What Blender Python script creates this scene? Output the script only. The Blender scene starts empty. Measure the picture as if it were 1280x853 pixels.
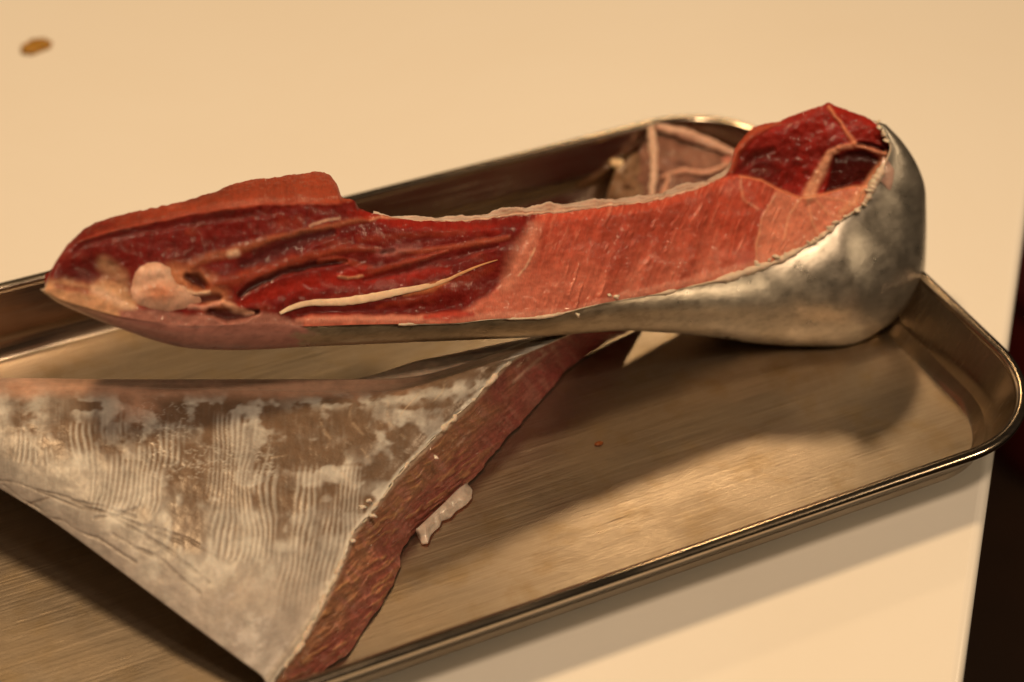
import bpy, bmesh, math, random
import numpy as np
from mathutils import Matrix, Vector

random.seed(7)
rng = np.random.default_rng(11)
scene = bpy.context.scene
col = scene.collection

# ------------------------------------------------------------------ camera
R = np.array([[0.8979653554752142, -0.2601440068115572, 0.3549412854068978],
              [-0.4391824076862347, -0.5808544780113593, 0.6853662438091573],
              [0.027875314261803702, -0.7713191110650507, -0.635837869083484]])
DIST = 0.69
CAM = -R[:, 2] * DIST
FPX = 2400.0
cam_data = bpy.data.cameras.new("camera")
cam = bpy.data.objects.new("camera", cam_data)
col.objects.link(cam)
m = Matrix.Identity(4)
for i in range(3):
    m[i][0] = R[i, 0]; m[i][1] = -R[i, 1]; m[i][2] = -R[i, 2]; m[i][3] = CAM[i]
cam.matrix_world = m
cam_data.sensor_width = 22.3
cam_data.lens = 22.3 * FPX / 1280.0
cam_data.clip_start = 0.02
cam_data.clip_end = 60
cam_data.dof.use_dof = True
cam_data.dof.focus_distance = 0.617
cam_data.dof.aperture_fstop = 3.9
scene.camera = cam

# ------------------------------------------------------------------ light
world = bpy.data.worlds.new("World")
scene.world = world
world.use_nodes = True
bg = world.node_tree.nodes["Background"]
bg.inputs[0].default_value = (1.0, 0.74, 0.50, 1)
bg.inputs[1].default_value = 0.025


def area(name, loc, target, size, power, color, spread=180):
    l = bpy.data.lights.new(name, 'AREA')
    l.shape = 'DISK'
    l.size = size
    l.energy = power
    l.color = color
    l.spread = math.radians(spread)
    o = bpy.data.objects.new(name, l)
    col.objects.link(o)
    o.location = loc
    o.rotation_euler = (Vector(target) - Vector(loc)).to_track_quat('-Z', 'Y').to_euler()
    return o


WARM = (1.0, 0.66, 0.34)
area("key_lamp", (-0.34, 0.26, 1.50), (0, 0, 0), 0.22, 15.5, WARM)
area("back_lamp", (0.66, 0.88, 1.00), (0, 0, 0), 0.10, 1.75, WARM)
area("front_lamp", (-0.14, -0.60, 1.34), (0, 0, 0), 0.18, 9.3, (1.0, 0.71, 0.45))
area("side_lamp", (0.80, -0.75, 0.75), (0, 0, 0), 0.08, 3.4, (1.0, 0.72, 0.43))

vs = scene.view_settings
vs.view_transform = 'Standard'
vs.look = 'None'
vs.exposure = 0.0
vs.gamma = 1.0


# ------------------------------------------------------------------ helpers
def rays(px, py):
    px = np.asarray(px, float); py = np.asarray(py, float)
    v = np.stack([(px - 640) / FPX, (py - 426.5) / FPX, np.ones_like(px)], -1)
    return v @ R.T


def onz(px, py, z=0.0):
    """photo pixel -> point on the horizontal plane at height z (metres)"""
    d = rays(px, py)
    t = (np.asarray(z, float) - CAM[2]) / d[..., 2]
    return CAM + d * t[..., None]


def hash2(ix, iy, seed):
    h = (ix.astype(np.int64) * 374761393 + iy.astype(np.int64) * 668265263 + seed * 1442695041) & 0xFFFFFFFF
    h = ((h ^ (h >> 13)) * 1274126177) & 0xFFFFFFFF
    h = h ^ (h >> 16)
    return (h & 0xFFFFFF) / float(0xFFFFFF)


def vnoise(x, y, seed=0):
    x = np.asarray(x, float); y = np.asarray(y, float)
    ix = np.floor(x); iy = np.floor(y)
    fx = x - ix; fy = y - iy
    fx = fx * fx * fx * (fx * (fx * 6 - 15) + 10); fy = fy * fy * fy * (fy * (fy * 6 - 15) + 10)
    a = hash2(ix, iy, seed); b = hash2(ix + 1, iy, seed)
    c = hash2(ix, iy + 1, seed); d = hash2(ix + 1, iy + 1, seed)
    return (a * (1 - fx) + b * fx) * (1 - fy) + (c * (1 - fx) + d * fx) * fy


def fbm(x, y, seed=0, octs=4):
    s = 0; a = 0.5; n = 0
    for k in range(octs):
        s = s + a * vnoise(x * 2 ** k, y * 2 ** k, seed + 17 * k); n += a; a *= 0.5
    return s / n


def sstep(a, b, x):
    t = np.clip((x - a) / (b - a), 0, 1)
    return t * t * (3 - 2 * t)


def smooth_curve(pts, n):
    """Catmull-Rom through pts (k dims), n samples spaced by arc length in the first two dims"""
    P = np.asarray(pts, float)
    P = np.vstack([2 * P[0] - P[1], P, 2 * P[-1] - P[-2]])
    out = []
    for i in range(1, len(P) - 2):
        t = np.linspace(0, 1, 24, endpoint=False)[:, None]
        p0, p1, p2, p3 = P[i - 1], P[i], P[i + 1], P[i + 2]
        out.append(0.5 * ((2 * p1) + (-p0 + p2) * t + (2 * p0 - 5 * p1 + 4 * p2 - p3) * t ** 2 + (-p0 + 3 * p1 - 3 * p2 + p3) * t ** 3))
    out.append(P[-2][None])
    Q = np.vstack(out)
    L = np.r_[0, np.cumsum(np.linalg.norm(np.diff(Q[:, :2], axis=0), axis=1))]
    s = np.linspace(0, L[-1], n)
    return np.stack([np.interp(s, L, Q[:, k]) for k in range(Q.shape[1])], -1)


def seg_dist(X, Y, poly, widths=None):
    """distance to a polyline; with widths also the interpolated width at the nearest place"""
    best = np.full(X.shape, 1e9); w = np.zeros(X.shape)
    for i in range(len(poly) - 1):
        (ax, ay), (bx, by) = poly[i][:2], poly[i + 1][:2]
        dx, dy = bx - ax, by - ay
        t = np.clip(((X - ax) * dx + (Y - ay) * dy) / (dx * dx + dy * dy + 1e-9), 0, 1)
        d = np.hypot(X - ax - t * dx, Y - ay - t * dy)
        k = d < best
        best = np.where(k, d, best)
        if widths is not None:
            w = np.where(k, widths[i] * (1 - t) + widths[i + 1] * t, w)
    return (best, w) if widths is not None else best


def inside(X, Y, poly):
    r = np.zeros(X.shape, bool)
    n = len(poly)
    for i in range(n):
        (x1, y1), (x2, y2) = poly[i], poly[(i + 1) % n]
        if y1 == y2:
            continue
        c = ((y1 > Y) != (y2 > Y)) & (X < (x2 - x1) * (Y - y1) / (y2 - y1) + x1)
        r ^= c
    return r


def region(X, Y, poly, soft):
    d = seg_dist(X, Y, list(poly) + [poly[0]])
    d = np.where(inside(X, Y, poly), d, -d)
    return sstep(-soft, soft, d)


def link(name, me, mat, parent=None):
    o = bpy.data.objects.new(name, me)
    col.objects.link(o)
    if mat:
        me.materials.append(mat)
    if parent is not None:
        o.parent = parent
        o.matrix_parent_inverse = Matrix.Translation(-Vector(parent.location))
    return o


def mesh_np(name, V, F, mat, parent=None, colr=None, uv=None, smooth=True):
    V = np.ascontiguousarray(V, np.float32).reshape(-1, 3)
    F = np.ascontiguousarray(F, np.int32)
    me = bpy.data.meshes.new(name)
    k = F.shape[1]
    me.vertices.add(len(V)); me.vertices.foreach_set("co", V.ravel())
    me.loops.add(F.size); me.loops.foreach_set("vertex_index", F.ravel())
    me.polygons.add(len(F))
    me.polygons.foreach_set("loop_start", np.arange(0, F.size, k, dtype=np.int32))
    me.polygons.foreach_set("loop_total", np.full(len(F), k, np.int32))
    me.polygons.foreach_set("use_smooth", np.full(len(F), smooth))
    me.update(calc_edges=True)
    if uv is not None:
        u = me.uv_layers.new(name="UVMap")
        u.data.foreach_set("uv", np.ascontiguousarray(uv.reshape(-1, 2)[F.ravel()], np.float32).ravel())
    if colr is not None:
        c = np.ascontiguousarray(colr, np.float32).reshape(-1, colr.shape[-1])
        if c.shape[1] == 3:
            c = np.hstack([c, np.ones((len(c), 1), np.float32)])
        a = me.color_attributes.new("Col", 'FLOAT_COLOR', 'POINT')
        a.data.foreach_set("color", np.clip(c, 0, 1).astype(np.float32).ravel())
    me.validate()
    return link(name, me, mat, parent)


def grid_faces(nu, nv, closed_v=False):
    i, j = np.meshgrid(np.arange(nu - 1), np.arange(nv if closed_v else nv - 1), indexing='ij')
    j2 = (j + 1) % nv
    a = i * nv + j; b = (i + 1) * nv + j; c = (i + 1) * nv + j2; d = i * nv + j2
    return np.stack([a, b, c, d], -1).reshape(-1, 4)


def grid(name, P, mat, parent=None, colr=None, uv=None, closed_v=False):
    nu, nv = P.shape[:2]
    return mesh_np(name, P.reshape(-1, 3), grid_faces(nu, nv, closed_v), mat, parent,
                   None if colr is None else colr.reshape(nu * nv, -1), None if uv is None else uv.reshape(-1, 2))


def tube(name, path, rad, mat, parent=None, sides=10, colr=None, flat=1.0, updir=None, jitter=0.0, seed=1):
    """tapered round strand along 3-D points; ends closed by shrinking the last rings"""
    P = np.asarray(path, float); n = len(P)
    r = np.broadcast_to(np.asarray(rad, float), (n,)).copy()
    T = np.gradient(P, axis=0); T /= np.linalg.norm(T, axis=1)[:, None] + 1e-12
    up = np.asarray(updir if updir is not None else -R[:, 2], float)
    A = np.cross(T, up); A /= np.linalg.norm(A, axis=1)[:, None] + 1e-12
    B = np.cross(A, T)
    P = np.vstack([P[:1], P, P[-1:]]); T = np.vstack([T[:1], T, T[-1:]])
    A = np.vstack([A[:1], A, A[-1:]]); B = np.vstack([B[:1], B, B[-1:]])
    r = np.r_[r[0] * 0.02, r, r[-1] * 0.02]
    th = np.linspace(0, 2 * np.pi, sides, endpoint=False)
    rr = r[:, None] * np.ones((1, sides))
    if jitter:
        ii, jj = np.meshgrid(np.arange(n + 2), np.arange(sides), indexing='ij')
        rr = rr * (1 + jitter * (2 * vnoise(ii * 0.45, jj * 0.9, seed) - 1))
    V = P[:, None] + rr[..., None] * (np.cos(th)[None, :, None] * A[:, None] + flat * np.sin(th)[None, :, None] * B[:, None])
    c = None
    if colr is not None:
        c = np.broadcast_to(np.asarray(colr, float), (n + 2, sides, 3)).copy()
    return grid(name, V, mat, parent, c, None, True)


def tag(o, label=None, cat=None, group=None, kind=None):
    if label: o["label"] = label
    if cat: o["category"] = cat
    if group: o["group"] = group
    if kind: o["kind"] = kind
    return o


def empty(name, loc):
    o = bpy.data.objects.new(name, None)
    o.empty_display_size = 0.02
    col.objects.link(o)
    o.location = loc
    return o


# ------------------------------------------------------------------ materials
class Mat:
    def __init__(self, name):
        self.m = bpy.data.materials.new(name)
        self.m.use_nodes = True
        self.nt = self.m.node_tree
        self.b = self.nt.nodes["Principled BSDF"]

    def n(self, t, **kw):
        x = self.nt.nodes.new(t)
        for k, v in kw.items():
            setattr(x, k, v)
        return x

    def l(self, a, b):
        self.nt.links.new(a, b)

    def set(self, **kw):
        for k, v in kw.items():
            s = self.b.inputs[k.replace('_', ' ')]
            s.default_value = (*v, 1) if isinstance(v, tuple) and len(v) == 3 and s.type == 'RGBA' else v
        return self

    def coords(self, kind, scale=(1, 1, 1), rot=(0, 0, 0)):
        tc = self.n('ShaderNodeTexCoord'); mp = self.n('ShaderNodeMapping')
        mp.inputs['Scale'].default_value = scale; mp.inputs['Rotation'].default_value = rot
        self.l(tc.outputs[kind], mp.inputs[0])
        return mp.outputs[0]

    def noise(self, vec, scale, detail=4, rough=0.55, dist=0.0):
        x = self.n('ShaderNodeTexNoise')
        x.inputs['Scale'].default_value = scale; x.inputs['Detail'].default_value = detail
        x.inputs['Roughness'].default_value = rough; x.inputs['Distortion'].default_value = dist
        self.l(vec, x.inputs['Vector'])
        return x.outputs['Fac']

    def ramp(self, fac, stops):
        x = self.n('ShaderNodeValToRGB')
        e = x.color_ramp.elements
        while len(e) < len(stops): e.new(0.5)
        for q, (p, c) in zip(e, stops):
            q.position = p
            q.color = (c, c, c, 1) if not isinstance(c, tuple) else (*c, 1)
        self.l(fac, x.inputs[0])
        return x.outputs[0]

    def range(self, fac, a, b, c, d):
        x = self.n('ShaderNodeMapRange')
        for k, v in zip((1, 2, 3, 4), (a, b, c, d)): x.inputs[k].default_value = v
        self.l(fac, x.inputs[0])
        return x.outputs[0]

    def mix(self, fac, a, b, mode='MIX'):
        x = self.n('ShaderNodeMix', data_type='RGBA', blend_type=mode)
        for s, v in ((x.inputs[0], fac), (x.inputs[6], a), (x.inputs[7], b)):
            if isinstance(v, (int, float)): s.default_value = v
            elif isinstance(v, tuple): s.default_value = (*v, 1)
            else: self.l(v, s)
        return x.outputs[2]

    def math(self, op, a, b):
        x = self.n('ShaderNodeMath', operation=op)
        for s, v in ((x.inputs[0], a), (x.inputs[1], b)):
            if isinstance(v, (int, float)): s.default_value = v
            else: self.l(v, s)
        return x.outputs[0]

    def bump(self, h, strength, dist, prev=None):
        x = self.n('ShaderNodeBump')
        x.inputs['Strength'].default_value = strength; x.inputs['Distance'].default_value = dist
        self.l(h, x.inputs['Height'])
        if prev is not None: self.l(prev, x.inputs['Normal'])
        return x.outputs[0]

    def color(self, s): self.l(s, self.b.inputs['Base Color'])
    def rough(self, s): self.l(s, self.b.inputs['Roughness'])
    def normal(self, s):
        self.l(s, self.b.inputs['Normal'])

    def attr(self):
        x = self.n('ShaderNodeAttribute', attribute_name='Col')
        return x.outputs['Color'], x.outputs['Alpha']


def flesh(name, sss=0.25, rough=0.48, coat=0.38, fine=1.0, fibre=(26, 5, 1), spec=0.5):
    """wet flesh: colour from the carved mesh, fine fibres, moist glints"""
    M = Mat(name)
    c, a = M.attr()
    uv = M.coords('UV', fibre, (0, 0, math.radians(12)))
    ob = M.coords('Object')
    nf = M.noise(uv, 3.0, 4)
    no = M.noise(ob, 420, 5)
    k = M.math('ADD', M.math('MULTIPLY', nf, 0.5), M.math('MULTIPLY', no, 0.5))
    M.color(M.mix(1.0, c, M.ramp(k, [(0.3, 0.72), (0.7, 1.25)]), 'MULTIPLY'))
    M.set(Subsurface_Weight=sss, Subsurface_Radius=(1.0, 0.28, 0.16), Subsurface_Scale=0.0022,
          Roughness=rough, Coat_Weight=coat, Coat_Roughness=0.06, Specular_IOR_Level=0.14)
    b1 = M.bump(nf, 0.22 * fine, 0.0005)
    b2 = M.bump(no, 0.28 * fine, 0.0003, b1)
    nn = M.noise(ob, 1400, 2)
    M.normal(b2)
    n8 = M.noise(ob, 620, 3, 0.6)
    b3 = M.bump(M.ramp(n8, [(0.55, 0.0), (0.68, 1.0)]), 0.55, 0.0004, b1)
    b4 = M.bump(nn, 0.12, 0.00016, b3)
    M.l(b4, M.b.inputs['Coat Normal'])
    M.rough(M.range(no, 0.3, 0.7, rough - 0.08, rough + 0.14))
    return M.m


meat_mat = flesh("wet_red_flesh")
slab_meat_mat = flesh("coarse_cut_flesh", sss=0.12, rough=0.36, coat=0.6, fine=0.9)
fat_mat = flesh("pale_fat", sss=0.35, rough=0.38, coat=0.35, fine=0.8)


def silver_skin_material():
    M = Mat("silver_belly_skin")
    c, a = M.attr()
    ob = M.coords('Object')
    uv = M.coords('UV', (12, 90, 1), (0, 0, math.radians(32)))
    n1 = M.noise(ob, 150, 6, 0.65)
    n2 = M.noise(uv, 1.6, 5, 0.6, 0.6)
    n3 = M.noise(ob, 1700, 3)
    M.color(M.mix(1.0, c, M.ramp(n1, [(0.3, 0.84), (0.72, 1.10)]), 'MULTIPLY'))
    M.l(M.math('MULTIPLY', a, 0.8), M.b.inputs['Metallic'])
    M.set(Coat_Weight=0.3, Coat_Roughness=0.22)
    M.rough(M.range(n1, 0.3, 0.7, 0.25, 0.44))
    b1 = M.bump(n2, 0.22, 0.0003)
    b2 = M.bump(n3, 0.32, 0.00014, b1)
    M.normal(b2)
    return M.m


silver_mat = silver_skin_material()


def scraped_skin_material():
    M = Mat("scraped_grey_skin")
    c, a = M.attr()
    ob = M.coords('Object')
    n1 = M.noise(ob, 160, 5, 0.6)
    n3 = M.noise(ob, 900, 4)
    M.color(M.mix(1.0, c, M.ramp(n1, [(0.3, 0.78), (0.72, 1.18)]), 'MULTIPLY'))
    M.set(Subsurface_Weight=0.12, Subsurface_Radius=(1, 0.5, 0.35), Subsurface_Scale=0.0015,
          Metallic=0.1, Coat_Weight=0.2, Coat_Roughness=0.28)
    M.l(a, M.b.inputs['Roughness'])
    b1 = M.bump(n1, 0.3, 0.0006)
    b2 = M.bump(n3, 0.4, 0.0003, b1)
    M.normal(b2)
    return M.m


scraped_mat = scraped_skin_material()


def membrane_material():
    M = Mat("thin_membrane")
    c, a = M.attr()
    ob = M.coords('Object')
    n1 = M.noise(ob, 260, 4)
    M.color(M.mix(1.0, c, M.ramp(n1, [(0.3, 0.75), (0.7, 1.2)]), 'MULTIPLY'))
    M.set(Subsurface_Weight=0.4, Subsurface_Radius=(1, 0.4, 0.3), Subsurface_Scale=0.002,
          Roughness=0.3, Coat_Weight=0.5, Coat_Roughness=0.12)
    M.normal(M.bump(n1, 0.5, 0.0006))
    return M.m


membrane_mat = membrane_material()


def steel_material(name, rough, streak, stain):
    M = Mat(name)
    ob = M.coords('Object')
    br = M.coords('Object', (10, 800, 100))
    br2 = M.coords('Object', (40, 1500, 200))
    n1 = M.noise(br, 2.0, 5, 0.65)
    n2 = M.noise(br2, 1.0, 3, 0.6)
    st = M.noise(ob, 16, 6, 0.62, 0.4)
    st2 = M.noise(ob, 70, 5, 0.6)
    c = M.mix(M.ramp(st, [(0.42, 0.0), (0.66, 1.0)]), (0.48, 0.41, 0.335), (0.38, 0.305, 0.225))
    c = M.mix(M.math('MULTIPLY', M.ramp(st2, [(0.50, 0.0), (0.68, 1.0)]), stain), c, (0.40, 0.31, 0.20))
    c = M.mix(1.0, c, M.ramp(n1, [(0.25, 0.88), (0.75, 1.08)]), 'MULTIPLY')
    M.color(c)
    M.set(Metallic=1.0)
    r = M.math('ADD', M.range(n1, 0.3, 0.7, rough - 0.05, rough + 0.07), M.range(st, 0.35, 0.7, -0.04, 0.08))
    M.rough(r)
    b1 = M.bump(n1, streak, 0.0006)
    b2 = M.bump(n2, streak * 1.6, 0.0004, b1)
    nr = b2
    if stain > 0.3:
        # thin stray scratches lying at odd angles
        for k, (ang, sc) in enumerate(((0.5, 3.0), (-0.9, 4.0), (1.9, 3.4))):
            q = M.noise(M.coords('Object', (9, 330, 60), (0, 0, ang)), sc, 2, 0.5)
            f = M.ramp(q, [(0.70, 0.0), (0.735, 1.0)])
            c = M.mix(M.math('MULTIPLY', f, 0.38), c, (0.25, 0.2, 0.15))
            nr = M.bump(f, 0.12, 0.0003, nr)
        c = M.mix(1.0, c, M.ramp(n2, [(0.3, 0.90), (0.7, 1.08)]), 'MULTIPLY')
        M.color(c)
    M.normal(nr)
    return M.m


steel_mat = steel_material("brushed_steel", 0.345, 0.10, 0.7)
wall_mat = steel_material("drawn_steel_wall", 0.19, 0.04, 0.25)
rim_mat = steel_material("rolled_steel_rim", 0.17, 0.015, 0.1)


def table_material():
    M = Mat("white_table_top")
    ob = M.coords('Object')
    n = M.noise(ob, 5, 7, 0.62, 0.5); n2 = M.noise(ob, 240, 3)
    M.color(M.mix(M.ramp(n, [(0.35, 0.0), (0.7, 1.0)]), (0.80, 0.79, 0.765), (0.77, 0.75, 0.71)))
    M.set(Coat_Weight=0.15, Coat_Roughness=0.2)
    M.rough(M.range(n, 0.3, 0.7, 0.34, 0.46))
    M.normal(M.bump(n2, 0.05, 0.0004))
    return M.m


table_mat = table_material()


def plain(name, c1, c2, rough=0.5, scale=40, bump=0.2):
    M = Mat(name)
    ob = M.coords('Object')
    n = M.noise(ob, scale, 5)
    M.color(M.mix(M.ramp(n, [(0.35, 0.0), (0.68, 1.0)]), c1, c2))
    M.set(Roughness=rough)
    M.normal(M.bump(n, bump, 0.001))
    return M.m


# ------------------------------------------------------------------ setting: floor far below, table
def floor():
    me = bpy.data.meshes.new("floor")
    s = 6.0; z = -0.80
    me.from_pydata([(-s, -s, z), (s, -s, z), (s, s, z), (-s, s, z)], [], [(0, 1, 2, 3)])
    M = Mat("dark_brown_floor")
    ob = M.coords('Object')
    n = M.noise(ob, 3, 4)
    M.color(M.mix(M.ramp(n, [(0.4, 0.0), (0.62, 1.0)]), (0.018, 0.012, 0.009), (0.05, 0.024, 0.012)))
    M.set(Roughness=0.6)
    tag(link("floor", me, M.m), kind="structure")


floor()

TZ = -0.0026
EA = onz(1205, 853, TZ); EB = onz(1266, 405, TZ)


def table():
    d = (EB - EA)[:2]; d /= np.linalg.norm(d)
    nrm = np.array([d[1], -d[0]])                     # out over the edge
    mid = EA[:2]
    r = 0.004; th = 0.028
    prof = [(-2.2, 0)]                                # (distance outwards from the edge line, z)
    for a in np.linspace(0, math.pi / 2, 7):
        prof.append((-r + r * math.sin(a), -r + r * math.cos(a)))
    for a in np.linspace(0, math.pi / 2, 5):
        prof.append((-r + r * math.cos(a), -th + r - r * math.sin(a)))
    prof.append((-2.2, -th))
    ends = (-0.75, 1.75)
    V = []; F = []
    for e in ends:
        for (o, z) in prof:
            p = mid + d * e + nrm * o
            V.append((p[0], p[1], TZ + z))
    n = len(prof)
    for i in range(n):
        j = (i + 1) % n
        F.append((i, j, n + j, n + i))
    F.append(tuple(range(n))[::-1]); F.append(tuple(range(n, 2 * n)))
    me = bpy.data.meshes.new("table_top")
    me.from_pydata(V, [], F)
    bm = bmesh.new(); bm.from_mesh(me); bmesh.ops.recalc_face_normals(bm, faces=bm.faces); bm.to_mesh(me); bm.free()
    for p in me.polygons: p.use_smooth = len(p.vertices) == 4 and p.area < 0.3
    t = empty("table", (0, 0, -0.8))
    tag(t, "white smooth table top under the steel tray, its straight right edge in view", "table")
    link("table_top", me, table_mat, t)
    leg_mat = plain("grey_leg_paint", (0.2, 0.2, 0.2), (0.25, 0.25, 0.25))
    for e, o in ((-0.65, -0.25), (-0.65, -2.0), (1.6, -0.25), (1.6, -2.0)):
        p = mid + d * e + nrm * o
        tube("leg", [(p[0], p[1], -0.8), (p[0], p[1], -0.4), (p[0], p[1], TZ - th - 0.0005)], 0.02, leg_mat, t, 12, updir=(1, 0, 0))


table()

# ------------------------------------------------------------------ steel tray
RX1, RY0, RY1, RX0 = 0.1390, -0.1352, 0.0763, -0.330     # rim centre line
RH = 0.0222                                               # rim height
RIMR = 0.0021


def rrect(inset, rad, nc=20, nx=60):
    x0, x1, y0, y1 = RX0 + inset, RX1 - inset, RY0 + inset, RY1 - inset
    pts = []
    def arc(cx, cy, a0):
        for a in np.linspace(a0, a0 + math.pi / 2, nc):
            pts.append((cx + rad * math.cos(a), cy + rad * math.sin(a)))
    arc(x1 - rad, y0 + rad, -math.pi / 2)
    arc(x1 - rad, y1 - rad, 0)
    arc(x0 + rad, y1 - rad, math.pi / 2)
    arc(x0 + rad, y0 + rad, math.pi)
    return np.array(pts)


def tray():
    t = empty("steel_tray", (-0.09, -0.03, 0))
    tag(t, "shallow stainless steel tray with rounded corners and rolled rim, holding the cut fish", "tray")
    RC = 0.041
    # inner profile: (inset from rim centre line, z); floor at z = 0
    wall_i = 0.0105
    inner = [(RIMR * 0.7, RH - 0.0008), (0.004, RH * 0.72), (0.0065, RH * 0.5), (0.0088, RH * 0.28)]
    fr = 0.0038
    for a in np.linspace(0.25, math.pi / 2, 8):
        inner.append((wall_i - 0.0018 + fr * (1 - math.cos(a)) * 0.9, fr * (1 - math.sin(a))))
    loops = []
    for ins, z in inner:
        p = rrect(ins, max(RC - ins, 0.01))
        loops.append(np.c_[p, np.full(len(p), z)])
    # wall mesh (inner then outer skin back down)
    outer = [(RIMR * 0.7 - 0.0007, RH - 0.0008), (0.0032, RH * 0.72), (0.0057, RH * 0.5), (0.008, RH * 0.28), (0.0108, 0.002), (0.0135, -0.0014), (0.02, -0.0024)]
    oloops = []
    for ins, z in outer:
        p = rrect(ins, max(RC - ins, 0.01))
        oloops.append(np.c_[p, np.full(len(p), z)])
    A = np.array(loops[:-1] + [loops[-1]])
    grid("wall", A, wall_mat, t, closed_v=True)
    B = np.array(oloops[::-1])
    grid("outer_wall", B, wall_mat, t, closed_v=True)
    # floor: fan rings towards the middle
    last = loops[-1]
    c = np.array([(RX0 + RX1) / 2, (RY0 + RY1) / 2, 0.0])
    rings = []
    for s in np.linspace(1, 0.0, 14):
        ring = last.copy()
        if s < 0.999: pass
        ring[:, 0] = c[0] + (last[:, 0] - c[0]) * (s if s > 0 else 0.001)
        ring[:, 1] = c[1] + (last[:, 1] - c[1]) * (s if s > 0 else 0.001)
        ring[:, 2] = last[:, 2] * s
        rings.append(ring)
    grid("tray_floor", np.array(rings), steel_mat, t, closed_v=True)
    ring = rings[0].copy()
    # bottom plate underneath
    low = oloops[-1]
    V = low; n = len(V)
    me = bpy.data.meshes.new("underside")
    me.from_pydata([tuple(v) for v in V], [], [tuple(range(n))[::-1]])
    link("underside", me, steel_mat, t)
    # rolled rim
    ring = rrect(0.0, RC)
    n = len(ring)
    N = np.zeros((n, 2)); 
    T = np.roll(ring, -1, 0) - np.roll(ring, 1, 0); T /= np.linalg.norm(T, axis=1)[:, None]
    N[:, 0] = T[:, 1]; N[:, 1] = -T[:, 0]
    th = np.linspace(0, 2 * math.pi, 18, endpoint=False)
    V = np.zeros((n, 18, 3))
    for k, a in enumerate(th):
        V[:, k, :2] = ring + N * RIMR * math.cos(a)
        V[:, k, 2] = RH - 0.001 + RIMR * 0.85 * math.sin(a)
    V = np.concatenate([V, V[:1]], 0)
    grid("rim", V, rim_mat, t, closed_v=True)


tray()

# ------------------------------------------------------------------ upper fish collar
S = 1.2545
A0 = onz(950, 430, 0.0158)
T0 = onz(60, 362, 0.092)
AX = (T0 - A0) / np.linalg.norm(T0 - A0)
HN = np.cross([0, 0, 1.0], AX); HN /= np.linalg.norm(HN)
if HN @ R[:, 2] > 0: HN = -HN
UP = np.cross(AX, HN); UP *= np.sign(UP[2])
EL = math.radians(37)
PN = HN * math.cos(EL) + UP * math.sin(EL)


def onP(px, py, back=0.0):
    """photo pixel -> the plane of the collar's cut, pushed away from the viewer by back metres"""
    d = rays(px, py)
    t = ((A0 - CAM) @ PN) / (d @ PN)
    t = t - 0.00014 * np.logaddexp(0, (np.asarray(px, float) - 960) / 25.0) * 25.0      # the thick end curls forward
    return CAM + d * (t + np.asarray(back, float))[..., None]


TOP = [(56, 360), (64, 338), (80, 312), (96, 294), (112, 282), (140, 272), (200, 258), (250, 246), (300, 228), (340, 222), (385, 216), (404, 215), (420, 228), (428, 247),
       (442, 250), (452, 262), (480, 270), (540, 277), (600, 275), (650, 270), (700, 266), (760, 259), (815, 252), (860, 240), (895, 226), (911, 214), (917, 190), (926, 176),
       (938, 162), (955, 155), (972, 152), (1005, 139), (1024, 133), (1035, 129), (1048, 134), (1070, 142), (1090, 151), (1101, 162), (1110, 177), (1112, 186)]
BOT = [(56, 364), (80, 376), (110, 385), (150, 396), (200, 404), (240, 408), (290, 406), (330, 404), (380, 408), (450, 406), (520, 405), (570, 404), (615, 399), (680, 396), (740, 382), (782, 374),
       (830, 366), (867, 357), (910, 347), (943, 336), (970, 327), (993, 315), (1020, 300), (1044, 281), (1062, 268), (1078, 256), (1087, 243), (1091, 231), (1102, 212), (1112, 194)]

C_SALMON = np.array([0.46, 0.072, 0.042]); C_SALMONL = np.array([0.60, 0.225, 0.16]); C_RED = np.array([0.165, 0.0095, 0.007])
C_DARK = np.array([0.09, 0.007, 0.006]); C_FAT = np.array([0.72, 0.50, 0.37]); C_ORANGE = np.array([0.30, 0.052, 0.024])
C_TAN = np.array([0.60, 0.34, 0.20]); C_PINK = np.array([0.50, 0.25, 0.20]); C_BRIGHT = np.array([0.30, 0.016, 0.009]); C_PURPLE = np.array([0.12, 0.02, 0.022])


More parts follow.
